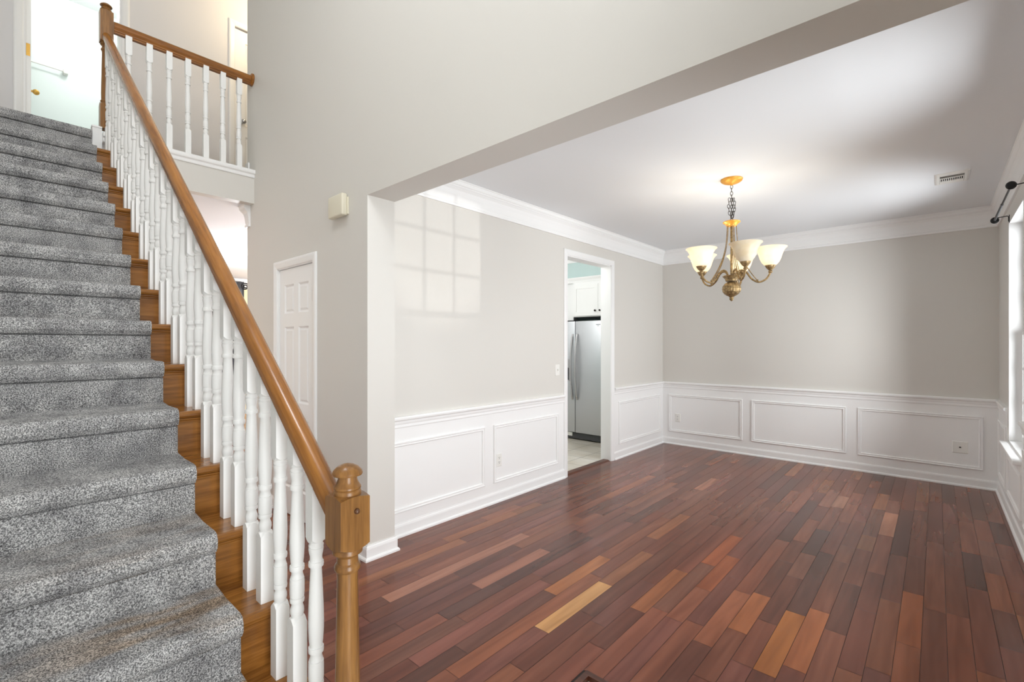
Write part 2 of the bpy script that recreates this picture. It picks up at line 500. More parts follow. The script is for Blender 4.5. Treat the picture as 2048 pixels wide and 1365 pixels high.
# ------------------------------------------------------------------ walls and ceilings
mb = MB()
mb.box(XL - 0.125, XL, YH1, 4.12, 0, H).box(XL - 0.125, XL, 5.03, YB + 0.12, 0, H).box(XL - 0.125, XL, 4.12, 5.03, 2.36, H)
struct('wall_left', mb, MAT['wall'], 'pale greige dining room wall with the kitchen doorway in it', 'wall')
struct('wall_back', MB().box(XL, XR, YB, YB + 0.12, 0, H), MAT['wall'], 'shaded greige dining room wall behind the chandelier', 'wall')
W1, W2 = (4.77, 5.67, 0.60, 2.42), (2.50, 3.40, 0.60, 2.42)
W3 = (-0.20, 1.30, 3.00, 4.90); D3 = (-0.25, 0.70, -0.02, 2.12)
def wall_with_holes(x0, x1, ya, yb, za, zb, holes):
    mb = MB(); ys = sorted({ya, yb} | {h[0] for h in holes} | {h[1] for h in holes}); zs = sorted({za, zb} | {h[2] for h in holes} | {h[3] for h in holes})
    for i in range(len(ys) - 1):
        run = None
        for j in range(len(zs) - 1):
            cy, cz = (ys[i] + ys[i + 1]) / 2, (zs[j] + zs[j + 1]) / 2
            if any(h[0] < cy < h[1] and h[2] < cz < h[3] for h in holes):
                if run is not None: mb.box(x0, x1, ys[i], ys[i + 1], run, zs[j]); run = None
            elif run is None: run = zs[j]
        if run is not None: mb.box(x0, x1, ys[i], ys[i + 1], run, zb)
    return mb
struct('wall_right', wall_with_holes(XR, XR + 0.16, YS - 0.1, YB + 0.12, -0.06, HH, [W1, W2, W3, D3]), MAT['wall'], 'greige front wall with the tall white window in it', 'wall')
DC = (-4.170, -3.517, 0, 2.045)            # closet door opening in the hall wall
mb = MB()
mb.box(XE, DC[0], YH0, YH1, 0, HH).box(DC[0], DC[1], YH0, YH1, DC[3], HH).box(DC[1], XP, YH0, YH1, 0, HH).box(XP, XR, YH0, YH1, ZH, HH)
struct('wall_front', mb, MAT['wall'], 'grey hall wall with the closet door, running on as the wide header over the dining room', 'wall')
struct('ceiling_dining', MB().box(XL, XR, YH1, YB, H, H + 0.1), MAT['ceiling'], 'white dining room ceiling with the chandelier on it', 'ceiling')
struct('ceiling_foyer', MB().box(XB - 0.1, XR + 0.16, YS - 0.1, 6.6, HH, HH + 0.1), MAT['ceiling'], 'white ceiling over the foyer and the upstairs hall', 'ceiling')
struct('wall_stair', MB().box(XLV, XR, YS - 0.1, YS, -0.06, HH), MAT['wall'], 'greige wall running along the open side of the stair carpet', 'wall')
struct('wall_kitchen', MB().box(XE, -4.80, YH1, 6.6, 0, HH), MAT['hallwall'], 'pale wall between the kitchen and the living room', 'wall')
struct('wall_kitchen_back', MB().box(-4.80, XL - 0.125, 6.55, 6.65, 0, H), MAT['mint'], 'mint green kitchen wall behind the refrigerator', 'wall')
struct('wall_kitchen_front', MB().box(-4.80, XL - 0.125, 2.9, 3.0, 0, H), MAT['mint'], 'mint green kitchen wall behind the closet', 'wall')
struct('ceiling_kitchen', MB().box(-4.80, XL - 0.125, YH1, 6.6, H, H + 0.1), MAT['ceiling'], 'white kitchen ceiling seen through the doorway', 'ceiling')
struct('wall_soffit', MB().box(-4.80, XL - 0.125, 5.87, 6.55, 2.40, H), MAT['mint'], 'mint green soffit above the kitchen cabinets', 'wall')
# upstairs slab with its fascia, living room ceiling
struct('wall_fascia', MB().box(-4.80, -4.705, YBAL + 0.06, YH0, 2.715, 2.985), MAT['wall'], 'greige fascia under the balcony railing', 'wall')
struct('floor_upper', MB().box(XB, -4.80, YS, 6.5, 2.80, 2.995).box(-4.80, -4.76, YS, YBAL + 0.06, 2.72, 2.995), MAT['hallwall'], 'slab of the upstairs landing', 'floor')
struct('ceiling_living', MB().box(XLV, -4.80, YS, 6.5, 2.72, 2.80), MAT['ceiling'], 'white ceiling below the landing', 'ceiling')
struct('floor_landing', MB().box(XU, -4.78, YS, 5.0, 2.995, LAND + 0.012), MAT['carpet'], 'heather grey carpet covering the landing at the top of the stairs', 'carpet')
struct('wall_living', MB().box(XLV - 0.1, XLV, YS, 6.5, 0, 2.80), MAT['cream'], 'cream far wall of the living room seen through the balusters', 'wall')
struct('wall_living_back', MB().box(XLV, XE, 6.5, 6.6, 0, 2.80), MAT['cream'], 'cream side wall of the living room', 'wall')
DB, DU = (0.205, 0.875, 2.99, 5.055), (1.885, 2.62, 2.99, 5.055)
struct('wall_upper', wall_with_holes(XU - 0.12, XU, YS, 5.0, 2.80, HH, [DB, DU]), MAT['hallwall'], 'pale wall of the upstairs hall behind the balcony railing', 'wall')
struct('wall_bathroom', MB().box(XB - 0.1, XB, YS, 2.0, 2.80, HH), MAT['bathmint'], 'pale mint bathroom wall with the towel bar', 'wall')
struct('wall_bathroom_side', MB().box(XB, XU - 0.12, 1.55, 1.65, 2.80, HH), MAT['bathmint'], 'pale mint side wall of the bathroom', 'wall')
struct('wall_hall_end', MB().box(XU, XE, 5.0, 5.1, 2.80, HH), MAT['hallwall'], 'pale end wall of the upstairs hall', 'wall')
# under the stairs
us = [(R(1) - 0.02, 0)]
for n in range(1, 16):
    us += [(R(n) - 0.019, n * RISE - 0.034), (R(n + 1) - 0.019, n * RISE - 0.034)]
us += [(-4.78, 15 * RISE - 0.05), (-4.78, 0)]
struct('wall_understair', MB().prism(us, 'y', 0.610, 0.640), MAT['trim'], 'white skirt closing the side of the staircase under the balusters', 'wall')

# ------------------------------------------------------------------ mouldings
CROWN = [(0, -.200), (.014, -.200), (.017, -.192), (.017, -.180), (.011, -.174), (.011, -.166), (.014, -.160), (.018, -.110), (.026, -.075), (.040, -.055), (.044, -.052), (.044, -.044), (.052, -.036), (.056, -.026), (.056, -.010), (.062, -.006), (.062, 0), (0, 0)]
RAIL = [(0, -.085), (.008, -.085), (.011, -.078), (.010, -.060), (.014, -.050), (.016, -.034), (.022, -.028), (.028, -.024), (.030, -.012), (.026, 0), (0, 0)]
BASE = [(0, 0), (.026, 0), (.026, .012), (.020, .020), (.014, .022), (.014, .075), (.011, .088), (.006, .094), (.006, .100), (0, .100)]
def sc(p, dz): return [(o, z + dz) for o, z in p]
c_ = MB()
c_.mould(sc(CROWN, H), (XL, YH1, 0), (XL, YB, 0), (1, 0, 0), 0, 1)
c_.mould(sc(CROWN, H), (XL, YB, 0), (XR, YB, 0), (0, -1, 0), 1, 1)
c_.mould(sc(CROWN, H), (XR, YB, 0), (XR, YH1, 0), (-1, 0, 0), 1, 0)
struct('trim_3', c_, MAT['trim'], 'white crown moulding round the dining room ceiling', 'crown moulding')
struct('trim_4', MB().mould(sc(RAIL, .88), (XL, YH1, 0), (XL, 4.055, 0), (1, 0, 0)), MAT['trim'], 'white chair rail from the pier to the kitchen doorway', 'chair rail')
struct('trim_5', MB().mould(sc(RAIL, .88), (XL, 5.095, 0), (XL, YB, 0), (1, 0, 0), 0, 1), MAT['trim'], 'short white chair rail between the kitchen doorway and the corner', 'chair rail')
struct('trim_6', MB().mould(sc(RAIL, .88), (XL, YB, 0), (XR, YB, 0), (0, -1, 0), 1, 1), MAT['trim'], 'long white chair rail on the wall behind the chandelier', 'chair rail')
struct('trim_7', MB().mould(sc(RAIL, .88), (XR, YB, 0), (XR, 5.68, 0), (-1, 0, 0), 1, 0), MAT['trim'], 'short white chair rail between the back corner and the window', 'chair rail')
struct('trim_8', MB().mould(sc(RAIL, .88), (XR, 4.76, 0), (XR, 3.41, 0), (-1, 0, 0)), MAT['trim'], 'white chair rail on the near side of the window', 'chair rail')
# painted wainscot panels behind the frames
wz = 0.80
struct('trim_9', MB().box(XL, XL + .004, YH1, 4.055, 0, wz).box(XL, XL + .004, 5.095, YB, 0, wz), MAT['trim'], 'white wainscot on the wall with the kitchen doorway', 'wainscot')
struct('trim_10', MB().box(XL + .004, XR, YB - .004, YB, 0, wz), MAT['trim'], 'white wainscot on the wall behind the chandelier', 'wainscot')
struct('trim_11', MB().box(XR - .004, XR, 5.70, YB - .004, 0, wz).box(XR - .004, XR, 4.74, 5.70, 0, 0.575).box(XR - .004, XR, 3.43, 4.74, 0, wz).box(XR - .004, XR, YH1, 3.43, 0, .575), MAT['trim'], 'white wainscot below and beside the window', 'wainscot')
PM = [(0, 0), (0, .009), (.004, .014), (.009, .014), (.012, .010), (.020, .009), (.024, .012), (.028, .011), (.032, .004), (.032, 0)]
fl = lambda u, v, o: (XL + .004 + o, u, v)
fb = lambda u, v, o: (u, YB - .004 - o, v)
fr_ = lambda u, v, o: (XR - .004 - o, u, v)
k = 12
for fn, u0, u1, v0, v1, lab in [
    (fl, 1.93, 2.882, .177, .692, 'large wainscot panel frame beside the pier'),
    (fl, 2.992, 3.950, .177, .692, 'wainscot panel frame with an outlet, left of the kitchen doorway'),
    (fl, 5.200, 6.372, .177, .700, 'wainscot panel frame between the kitchen doorway and the corner'),
    (fb, -2.825, -1.852, .180, .704, 'first wainscot panel frame from the corner under the chandelier, with an outlet'),
    (fb, -1.744, -0.758, .180, .704, 'middle one of the three wainscot panel frames on the back wall'),
    (fb, -0.654, 0.337, .180, .704, 'wainscot panel frame with a cable plate, nearest the window wall'),
    (fr_, 5.78, 6.37, .180, .704, 'narrow wainscot panel frame between the back corner and the window'),
    (fr_, 4.80, 5.64, .180, .500, 'low wainscot panel frame below the window sill'),
    (fr_, 3.50, 4.66, .180, .704, 'wainscot panel frame on the near side of the window')]:
    struct('trim_%d' % k, MB().frame(fn, u0, u1, v0, v1, PM), MAT['trim'], 'white ' + lab, 'panel moulding'); k += 1
# baseboards
b_ = MB().mould(BASE, (XL, YH1, 0), (XL, 4.06, 0), (1, 0, 0)).mould(BASE, (XL, 5.09, 0), (XL, YB, 0), (1, 0, 0), 0, 1)
struct('baseboard_left', b_, MAT['trim'], 'white baseboard on the wall with the kitchen doorway', 'baseboard')
struct('baseboard_back', MB().mould(BASE, (XL, YB, 0), (XR, YB, 0), (0, -1, 0), 1, 1), MAT['trim'], 'white baseboard on the wall behind the chandelier', 'baseboard')
struct('baseboard_right', MB().mould(BASE, (XR, YB, 0), (XR, YH1, 0), (-1, 0, 0), 1, 0), MAT['trim'], 'white baseboard below the window', 'baseboard')
b_ = MB().mould(BASE, (-3.45, YH0, 0), (XP, YH0, 0), (0, -1, 0), 0, -1)
b_.mould(BASE, (XP, YH0, 0), (XP, YH1, 0), (1, 0, 0), -1, -1)
b_.mould(BASE, (XP, YH1, 0), (XL, YH1, 0), (0, 1, 0), -1, 0)
struct('baseboard_front', b_, MAT['trim'], 'white baseboard wrapping the end of the pier', 'baseboard')
struct('baseboard_hall', MB().mould(BASE, (XE, YH0, 0), (-4.235, YH0, 0), (0, -1, 0)), MAT['trim'], 'white baseboard between the closet door and the living room', 'baseboard')
b_ = MB().mould(sc(CROWN[:], 2.72), (XE, YH0, 0), (-4.80, YH0, 0), (0, -1, 0), -1, 0)
b_.mould(sc(CROWN[:], 2.72), (XE, YH1 + 2, 0), (XE, YH0, 0), (-1, 0, 0), 0, -1)
struct('trim_21', b_, MAT['trim'], 'white crown moulding turning round the end of the hall wall', 'crown moulding')
struct('trim_22', MB().mould(sc(CROWN, 2.72), (XLV, 6.5, 0), (XLV, YS, 0), (1, 0, 0)), MAT['trim'], 'white crown moulding above the cream wall', 'crown moulding')
struct('trim_23', MB().mould(sc([(o * .8, z * .55) for o, z in CROWN], H), (-4.80, 5.87, 0), (XL - .125, 5.87, 0), (0, -1, 0)), MAT['trim'], 'white crown moulding along the mint kitchen soffit', 'crown moulding')
# balcony nosing with cap and the white block at the top of the stairs
NOSE = [(0, -.045), (.010, -.045), (.014, -.036), (.014, -.018), (.020, -.012), (.030, -.010), (.034, 0), (.034, .018), (.030, .024), (-.06, .024), (-.06, -.045)]
b_ = MB().mould(sc(NOSE, 2.995), (-4.705, YBAL - .03, 0), (-4.705, YH0 - .001, 0), (1, 0, 0))
struct('trim_24', b_, MAT['trim'], 'white moulded nosing along the edge of the balcony', 'trim')
b_ = MB().box(-4.80, -4.735, YC + .004, YBAL - .03, 15 * RISE + .002, LAND + .042).box(-4.80, -4.728, YC + .002, YBAL - .03, LAND + .042, LAND + .054)
struct('trim_25', b_, MAT['trim'], 'small white block at the foot of the upper newel post', 'trim')
b_ = MB().mould([(o, z + LAND + .012) for o, z in BASE], (XU, 5, 0), (XU, 2.69, 0), (1, 0, 0))
b_.mould([(o, z + LAND + .012) for o, z in BASE], (XU, 1.81, 0), (XU, .95, 0), (1, 0, 0))
struct('baseboard_upper', b_, MAT['trim'], 'white baseboard of the upstairs hall', 'baseboard')
struct('trim_26', MB().box(XE - .012, XE + .06, YH0 - .014, YH0 - .0005, LAND, LAND + .11), MAT['trim'], 'white baseboard end where the balcony meets the hall wall', 'baseboard')

# ------------------------------------------------------------------ door casings
CAS = [(0, 0), (0, .010), (.008, .016), (.020, .017), (.046, .013), (.058, .010), (.063, .006), (.063, 0)]   # (from outer edge, out)
def casing(fn, u0, u1, z0, z1, w=.063, prof=CAS):
    """two legs and a head, mitred; fn(u, z, out)"""
    mb = MB(); n = len(prof)
    for path in ([(u0 - w, z0, 1, 0), (u0 - w, z1 + w, 1, -1)], [(u0 - w, z1 + w, 1, -1), (u1 + w, z1 + w, -1, -1)], [(u1 + w, z1 + w, -1, -1), (u1 + w, z0, -1, 0)]):
        v = []
        for (u, z, su, sz) in path:
            v += [fn(u + su * t, z + sz * t, o) for t, o in prof]
        mb.add(v, [(i, (i + 1) % n, n + (i + 1) % n, n + i) for i in range(n)] + [tuple(range(n)), tuple(range(n, 2 * n))])
    return mb
struct('trim_27', casing(lambda u, z, o: (XL + o, u, z), 4.12, 5.03, 0, 2.36), MAT['trim'], 'white casing round the kitchen doorway', 'door casing')
jm = MB().box(XL - .135, XL + .002, 4.118, 4.128, 0, 2.36).box(XL - .135, XL + .002, 5.020, 5.032, 0, 2.36).box(XL - .135, XL + .002, 4.12, 5.03, 2.35, 2.362)
struct('trim_28', jm, MAT['trim'], 'white jamb lining the kitchen doorway', 'door jamb')
struct('trim_29', casing(lambda u, z, o: (XU + o, u, z), DB[0], DB[1], LAND + .012, DB[3]), MAT['trim'], 'white casing round the bathroom doorway', 'door casing')
jm = MB().box(XU - .125, XU + .002, DB[0] - .002, DB[0] + .014, LAND, DB[3]).box(XU - .125, XU + .002, DB[1] - .014, DB[1] + .002, LAND, DB[3]).box(XU - .125, XU + .002, DB[0], DB[1], DB[3] - .014, DB[3])
struct('trim_30', jm, MAT['trim'], 'white jamb lining the bathroom doorway', 'door jamb')

def panel_slab(fn, w, h, th=.035):
    """six-panel door leaf; fn(u, z, out) with out=0 on the front face and -th behind"""
    mb = MB()
    def bx(u0, u1, z0, z1, a, b):
        c = [fn(u, z, o) for u in (u0, u1) for z in (z0, z1) for o in (a, b)]
        mb.add(c, [(0, 1, 3, 2), (4, 6, 7, 5), (0, 4, 5, 1), (2, 3, 7, 6), (0, 2, 6, 4), (1, 5, 7, 3)])
    s, m = .105 * w / .70, .09 * w / .70
    cu = [(s, w / 2 - m / 2), (w / 2 + m / 2, w - s)]
    rz = [(.22, .80), (.93, 1.55), (1.66, 1.90)]
    rz = [(a * h / 2.03, b * h / 2.03) for a, b in rz]
    bx(0, w, 0, h, -th, -.010)
    for a, b in ((0, s), (w - s, w), (w / 2 - m / 2, w / 2 + m / 2)): bx(a, b, 0, h, -.010, 0)
    zs = [0] + [q for p in rz for q in p] + [h]
    for i in range(0, len(zs), 2):
        for a, b in cu: bx(a, b, zs[i], zs[i + 1], -.010, 0)
    for a, b in cu:
        for c, d in rz:
            mb.frame(lambda u, z, o: fn(u, z, o), a, b, c, d, [(0, -.010), (0, 0), (.002, -.001), (.012, -.009), (.014, -.010)])
            e = .020
            pts = [fn(a + e, c + e, -.010), fn(b - e, c + e, -.010), fn(b - e, d - e, -.010), fn(a + e, d - e, -.010)]
            g = e + .014
            pts += [fn(a + g, c + g, -.003), fn(b - g, c + g, -.003), fn(b - g, d - g, -.003), fn(a + g, d - g, -.003)]
            mb.add(pts, [(i, (i + 1) % 4, 4 + (i + 1) % 4, 4 + i) for i in range(4)] + [(4, 5, 6, 7)])
    return mb
# closet door in the hall wall
d1 = thing('door_1', 'white six-panel closet door in the grey hall wall', 'door', (-3.84, YH0, 0), kind='structure')
obj('door_leaf', panel_slab(lambda u, z, o: (-4.160 + u, YH0 + .012 - o, z + .008), .633, 2.026), MAT['trim'], d1)
obj('door_casing', casing(lambda u, z, o: (u, YH0 - o, z), DC[0], DC[1], 0, DC[3]), MAT['trim'], d1)
obj('door_jamb', MB().box(DC[0], DC[0] + .008, YH0, YH1, 0, DC[3]).box(DC[1] - .008, DC[1], YH0, YH1, 0, DC[3]).box(DC[0], DC[1], YH0, YH1, DC[3] - .008, DC[3]), MAT['trim'], d1)
for z in (1.785, 1.035, .26):
    obj('hinge', MB().lathe([(.0065, -.045), (.0065, .045)], (-3.522, YH0 + .002, z), 12).box(-3.552, -3.522, YH0 + .008, YH0 + .0115, z - .045, z + .045), MAT['chrome'], d1, 'nickel hinge')
obj('door_knob', MB().sphere((-4.10, YH0 - .035, .93), .027).box(-4.108, -4.092, YH0 - .03, YH0 + .012, .922, .938), MAT['chrome'], d1, 'nickel knob')
# upstairs closet door
d2 = thing('door_2', 'white door in the upstairs hall, beside the end of the balcony railing', 'door', (XU, 2.25, LAND), kind='structure')
obj('door_leaf', panel_slab(lambda u, z, o: (XU - .02 + o, 1.893 + u, LAND + .02 + z), .72, 2.01), MAT['trim'], d2)
obj('door_casing', casing(lambda u, z, o: (XU + o, u, z), DU[0], DU[1], LAND + .012, DU[3]), MAT['trim'], d2)
obj('door_knob', MB().sphere((XU + .045, 1.965, LAND + .96), .028).box(XU - .02, XU + .04, 1.957, 1.973, LAND + .952, LAND + .968), MAT['chrome'], d2, 'nickel knob')
# bathroom door, swung open into the bathroom
d3 = thing('door_3', 'white bathroom door standing open beside the top of the stairs', 'door', (-6.10, .235, LAND), kind='structure')
obj('door_leaf', MB().cbox(-6.77, -6.10, .222, .258, LAND + .02, DB[3] - .018, .002), MAT['trim'], d3)
obj('door_knob', MB().sphere((-6.70, .318, LAND + .92), .027).box(-6.708, -6.692, .258, .30, LAND + .912, LAND + .928), MAT['brass'], d3, 'brass knob')
obj('hinge', MB().box(-6.102, -6.0975, .226, .252, 4.02, 4.13), MAT['brass'], d3, 'brass hinge leaf')
obj('hinge', MB().box(-6.102, -6.0975, .226, .252, 3.20, 3.31), MAT['brass'], d3, 'brass hinge leaf')
tb = thing('towel_bar', 'white towel bar on the mint wall of the bathroom upstairs', 'towel bar', (XB, .3, 4.575))
obj('bar', MB().tube([(XB + .06, -.02, 4.578), (XB + .06, .60, 4.578)], .008), MAT['plate'], tb)
for y in (-.01, .60):
    obj('bracket', MB().cbox(XB, XB + .075, y - .022, y + .022, 4.553, 4.603, .006), MAT['plate'], tb)

# ------------------------------------------------------------------ windows
def window(name, label, hole, cols, rows, stool=True, glass_door=False):
    y0, y1, z0, z1 = hole
    w = thing(name, label, 'window' if not glass_door else 'door', (XR, (y0 + y1) / 2, z0), kind='structure')
    xo = XR + .16
    fr = MB().box(XR + .001, xo, y0, y0 + .012, z0, z1).box(XR + .001, xo, y1 - .012, y1, z0, z1).box(XR + .001, xo, y0, y1, z1 - .012, z1).box(XR + .001, xo, y0, y1, z0, z0 + .012)
    obj('window_frame' if not glass_door else 'door_frame', fr, MAT['trim'], w)
    zm = (z0 + z1) / 2
    sashes = [(zm - .02, z1 - .012, xo - .05), (z0 + .012, zm + .02, xo - .085)] if not glass_door else [(z0 + .012, z1 - .012, xo - .06)]
    for za, zb, x in sashes:
        ya, yb = y0 + .012, y1 - .012
        s = .042 if not glass_door else .10
        mb = MB().box(x, x + .034, ya, ya + s, za, zb).box(x, x + .034, yb - s, yb, za, zb).box(x, x + .034, ya + s, yb - s, za, za + s).box(x, x + .034, ya + s, yb - s, zb - s, zb)
        iy, iz = (yb - ya - 2 * s) / cols, (zb - za - 2 * s) / rows
        for i in range(1, cols): mb.box(x + .008, x + .026, ya + s + i * iy - .010, ya + s + i * iy + .010, za + s, zb - s)
        for j in range(1, rows): mb.box(x + .0082, x + .0258, ya + s, yb - s, za + s + j * iz - .010, za + s + j * iz + .010)
        so_ = obj('sash' if not glass_door else 'door_leaf', mb, MAT['trim'], w)
        obj('pane', MB().box(x + .015, x + .019, ya + s - .004, yb - s + .004, za + s - .004, zb - s + .004), MAT['glass'], so_)
    if stool:
        obj('sill', MB().cbox(XR - .055, xo - .09, y0 - .03, y1 + .03, z0 - .026, z0 + .002, .006, 2), MAT['trim'], w)
        obj('apron', MB().cbox(XR - .018, XR - .002, y0 - .02, y1 + .02, z0 - .085, z0 - .026, .004), MAT['trim'], w)
    return w
window('window_1', 'tall white window with divided panes in the wainscoted front wall', W1, 3, 3)
window('added_window', 'unseen second tall white dining window, added for light, nearer the header', W2, 3, 3)  # unseen opening added to carry extra light into the dining room
window('window_3', 'large white window high above the front door', W3, 3, 3, stool=False)
window('door_4', 'unseen white front door of the foyer, glazed to let added fill light in', D3, 1, 1, stool=False, glass_door=True)  # glazing invented to pass the low foyer fill

# ------------------------------------------------------------------ staircase
st = thing('staircase', 'golden oak staircase with carpeted steps rising to the landing', 'staircase', (R(1), 0, 0))
for n in range(1, 16):
    x, z = R(n), n * RISE
    pr = [(R(n + 1) - .002, z - .030), (x + .010, z - .030), (x + .019, z - .027), (x + .0245, z - .019), (x + .0245, z - .010), (x + .019, z - .003), (x + .010, z), (R(n + 1) - .002, z)]
    ye = .662 if n > 1 else .568
    obj('tread', MB().prism(pr, 'y', YS + .001, ye), MAT['oak_y'], st)
    rz = MB().box(x - .018, x, YS + .002, min(ye, .646), (n - 1) * RISE + .0005, z - .0305)
    rz.prism([(x, z - .0305), (x + .012, z - .0305), (x + .011, z - .036), (x + .006, z - .041), (x + .0055, z - .046), (x, z - .048)], 'y', YC + .002, min(ye, .646))
    obj('riser', rz, MAT['oak_y'], st)
obj('riser', MB().box(XLAND - .018, XLAND, YS + .002, .58, 15 * RISE + .0005, LAND - .03), MAT['trim'], st, 'white painted riser under the landing')
# carpet runner over the steps
up, dn = [], []
for n in range(1, 17):
    x, z, zb = R(n), n * RISE, (n - 1) * RISE
    e = .0245
    base = [(x + .003, zb + .004), (x + .003, z - .052), (x + e + .002, z - .034), (x + e + .003, z - .006), (x + e - .010, z + .003)]
    dn += [(x + .002, zb + .003), (x + .002, z - .052), (x + .015, z - .050), (x + e + .001, z - .030), (x + e + .0015, z - .008), (x + .014, z + .002), (x + .004, z + .002), (x - .01, z + .002)]
    up += [(x + .016, zb + .022), (x + .0150, z - .060), (x + .0045, z - .0545), (x + .024, z - .0525), (x + e + .013, z - .034), (x + e + .0145, z - .008), (x + e + .004, z + .0095), (x + .010, z + .0145)]
    mid = (x + R(n + 1)) / 2
    dn += [(mid, z + .002)]; up += [(mid, z + .0135)]
pts = up + dn[::-1]
mb = MB(); nu = len(up)
ysn = [YS + .002 + (YC - YS - .002) * i / 10 for i in range(11)]
V = []
for i, y in enumerate(ysn):
    for j, (x, z) in enumerate(up):
        V.append((x, y, z))
Fq = [(i * nu + j, i * nu + j + 1, (i + 1) * nu + j + 1, (i + 1) * nu + j) for i in range(10) for j in range(nu - 1)]
mb.add(V, Fq, True)
nb0 = len(mb.f)
for y in (YC, YS + .002):
    vv = [(x, y, z) for x, z in up] + [(x, y, z) for x, z in dn]
    mb.add(vv, [(j, j + 1, nu + j + 1, nu + j) for j in range(nu - 1)])
vv = [(x, YS + .002, z) for x, z in dn] + [(x, YC, z) for x, z in dn]
mb.add(vv, [(j, j + 1, nu + j + 1, nu + j) for j in range(nu - 1)])
for (a, b) in ((up[0], dn[0]), (up[-1], dn[-1])):
    mb.add([(a[0], YS + .002, a[1]), (a[0], YC, a[1]), (b[0], YC, b[1]), (b[0], YS + .002, b[1])], [(0, 1, 2, 3)])
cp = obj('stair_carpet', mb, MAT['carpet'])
MAT['binding'] = paint('carpet_binding', (72, 71, 72), 0.95, 0.1, 0.3)
cp.data.materials.append(MAT['binding'])
for i in range(nb0, nb0 + nu - 1): cp.data.polygons[i].material_index = 1
tag(cp, 'heather grey carpet running up the whole staircase, tan tinted on the lowest steps', 'carpet')

# ------------------------------------------------------------------ balustrades
BW = .0205
TURN = [(.0150, .229), (.0175, .234), (.0195, .244), (.0190, .254), (.0165, .262), (.0150, .268), (.0150, .272), (.0195, .2725), (.0205, .279), (.0195, .286), (.0176, .2865), (.0176, .2885),
        (.0198, .289), (.0206, .300), (.0206, .330), (.0198, .342), (.0176, .3425), (.0176, .3445), (.0188, .345), (.0165, .352), (.0155, .360), (.0170, .366), (.0200, .3665), (.0208, .374), (.0200, .381), (.0170, .3815), (.0170, .384),
        (.0188, .400), (.0206, .430), (.0209, .450), (.0200, .490), (.0180, .540), (.0160, .580), (.0150, .602), (.0150, .604), (.0195, .6045), (.0205, .611), (.0195, .618), (.0172, .6185), (.0162, .627), (.0165, .634), (.0182, .642), (.0198, .652), (.0196, .656), (.0176, .6565), (.0176, .659), (.0195, .6595), (.0200, .664), (.0170, .669), (.0165, .675)]
def sq_block(mb, w, z0, z1, ch0=0.0, ch1=0.0, slope=0.0, ri=0.8):
    """square block whose ends are cut by the lathe: the corners fall away by ch; slope tilts a plain top along x"""
    K = 6; base = []
    for (ax, ay), (bx_, by) in zip(((-1, -1), (1, -1), (1, 1), (-1, 1)), ((1, -1), (1, 1), (-1, 1), (-1, -1))):
        base += [(w * (ax + (bx_ - ax) * i / K), w * (ay + (by - ay) * i / K)) for i in range(K)]
    n = len(base)
    def drop(p): return (math.hypot(*p) - w) / (.4142 * w)
    rings = []
    if ch0: rings.append([(p[0] * ri * w / math.hypot(*p), p[1] * ri * w / math.hypot(*p), z0 - ch0 * .15) for p in base])
    rings.append([(p[0], p[1], z0 + ch0 * drop(p)) for p in base])
    rings.append([(p[0], p[1], z1 - ch1 * drop(p) - slope * p[0]) for p in base])
    if ch1: rings.append([(p[0] * ri * w / math.hypot(*p), p[1] * ri * w / math.hypot(*p), z1 + ch1 * .15) for p in base])
    v = [p for q in rings for p in q]; f = []
    for i in range(len(rings) - 1):
        for q in range(n): f.append((i * n + q, i * n + (q + 1) % n, (i + 1) * n + (q + 1) % n, (i + 1) * n + q))
    f += [tuple(range(n - 1, -1, -1)), tuple(len(v) - n + q for q in range(n))]
    mb.add(v, f)
def baluster_mesh(top, slope):
    mb = MB()
    sq_block(mb, BW, 0, .229, 0, .016, 0, .72)
    mb.lathe(TURN, (0, 0, 0), 20)
    sq_block(mb, BW, .673, top, .012, 0, slope, .78)
    return mb.mesh('baluster', MAT['baluster'])
SL = RISE / RUN
ZR0 = 1.6265 + 0.002
def zrail(x): return ZR0 + SL * (-2.0 - x)          # centre of the sloped handrail
RH = .0375
RPROF = [(-.0190, -.0375), (.0190, -.0375), (.0190, -.026), (.0215, -.022), (.0285, -.012), (.0290, .004), (.0265, .018), (.0190, .030), (.0090, .0365), (0, .038), (-.0090, .0365), (-.0190, .030), (-.0265, .018), (-.0290, .004), (-.0285, -.012), (-.0215, -.022), (-.0190, -.026)]

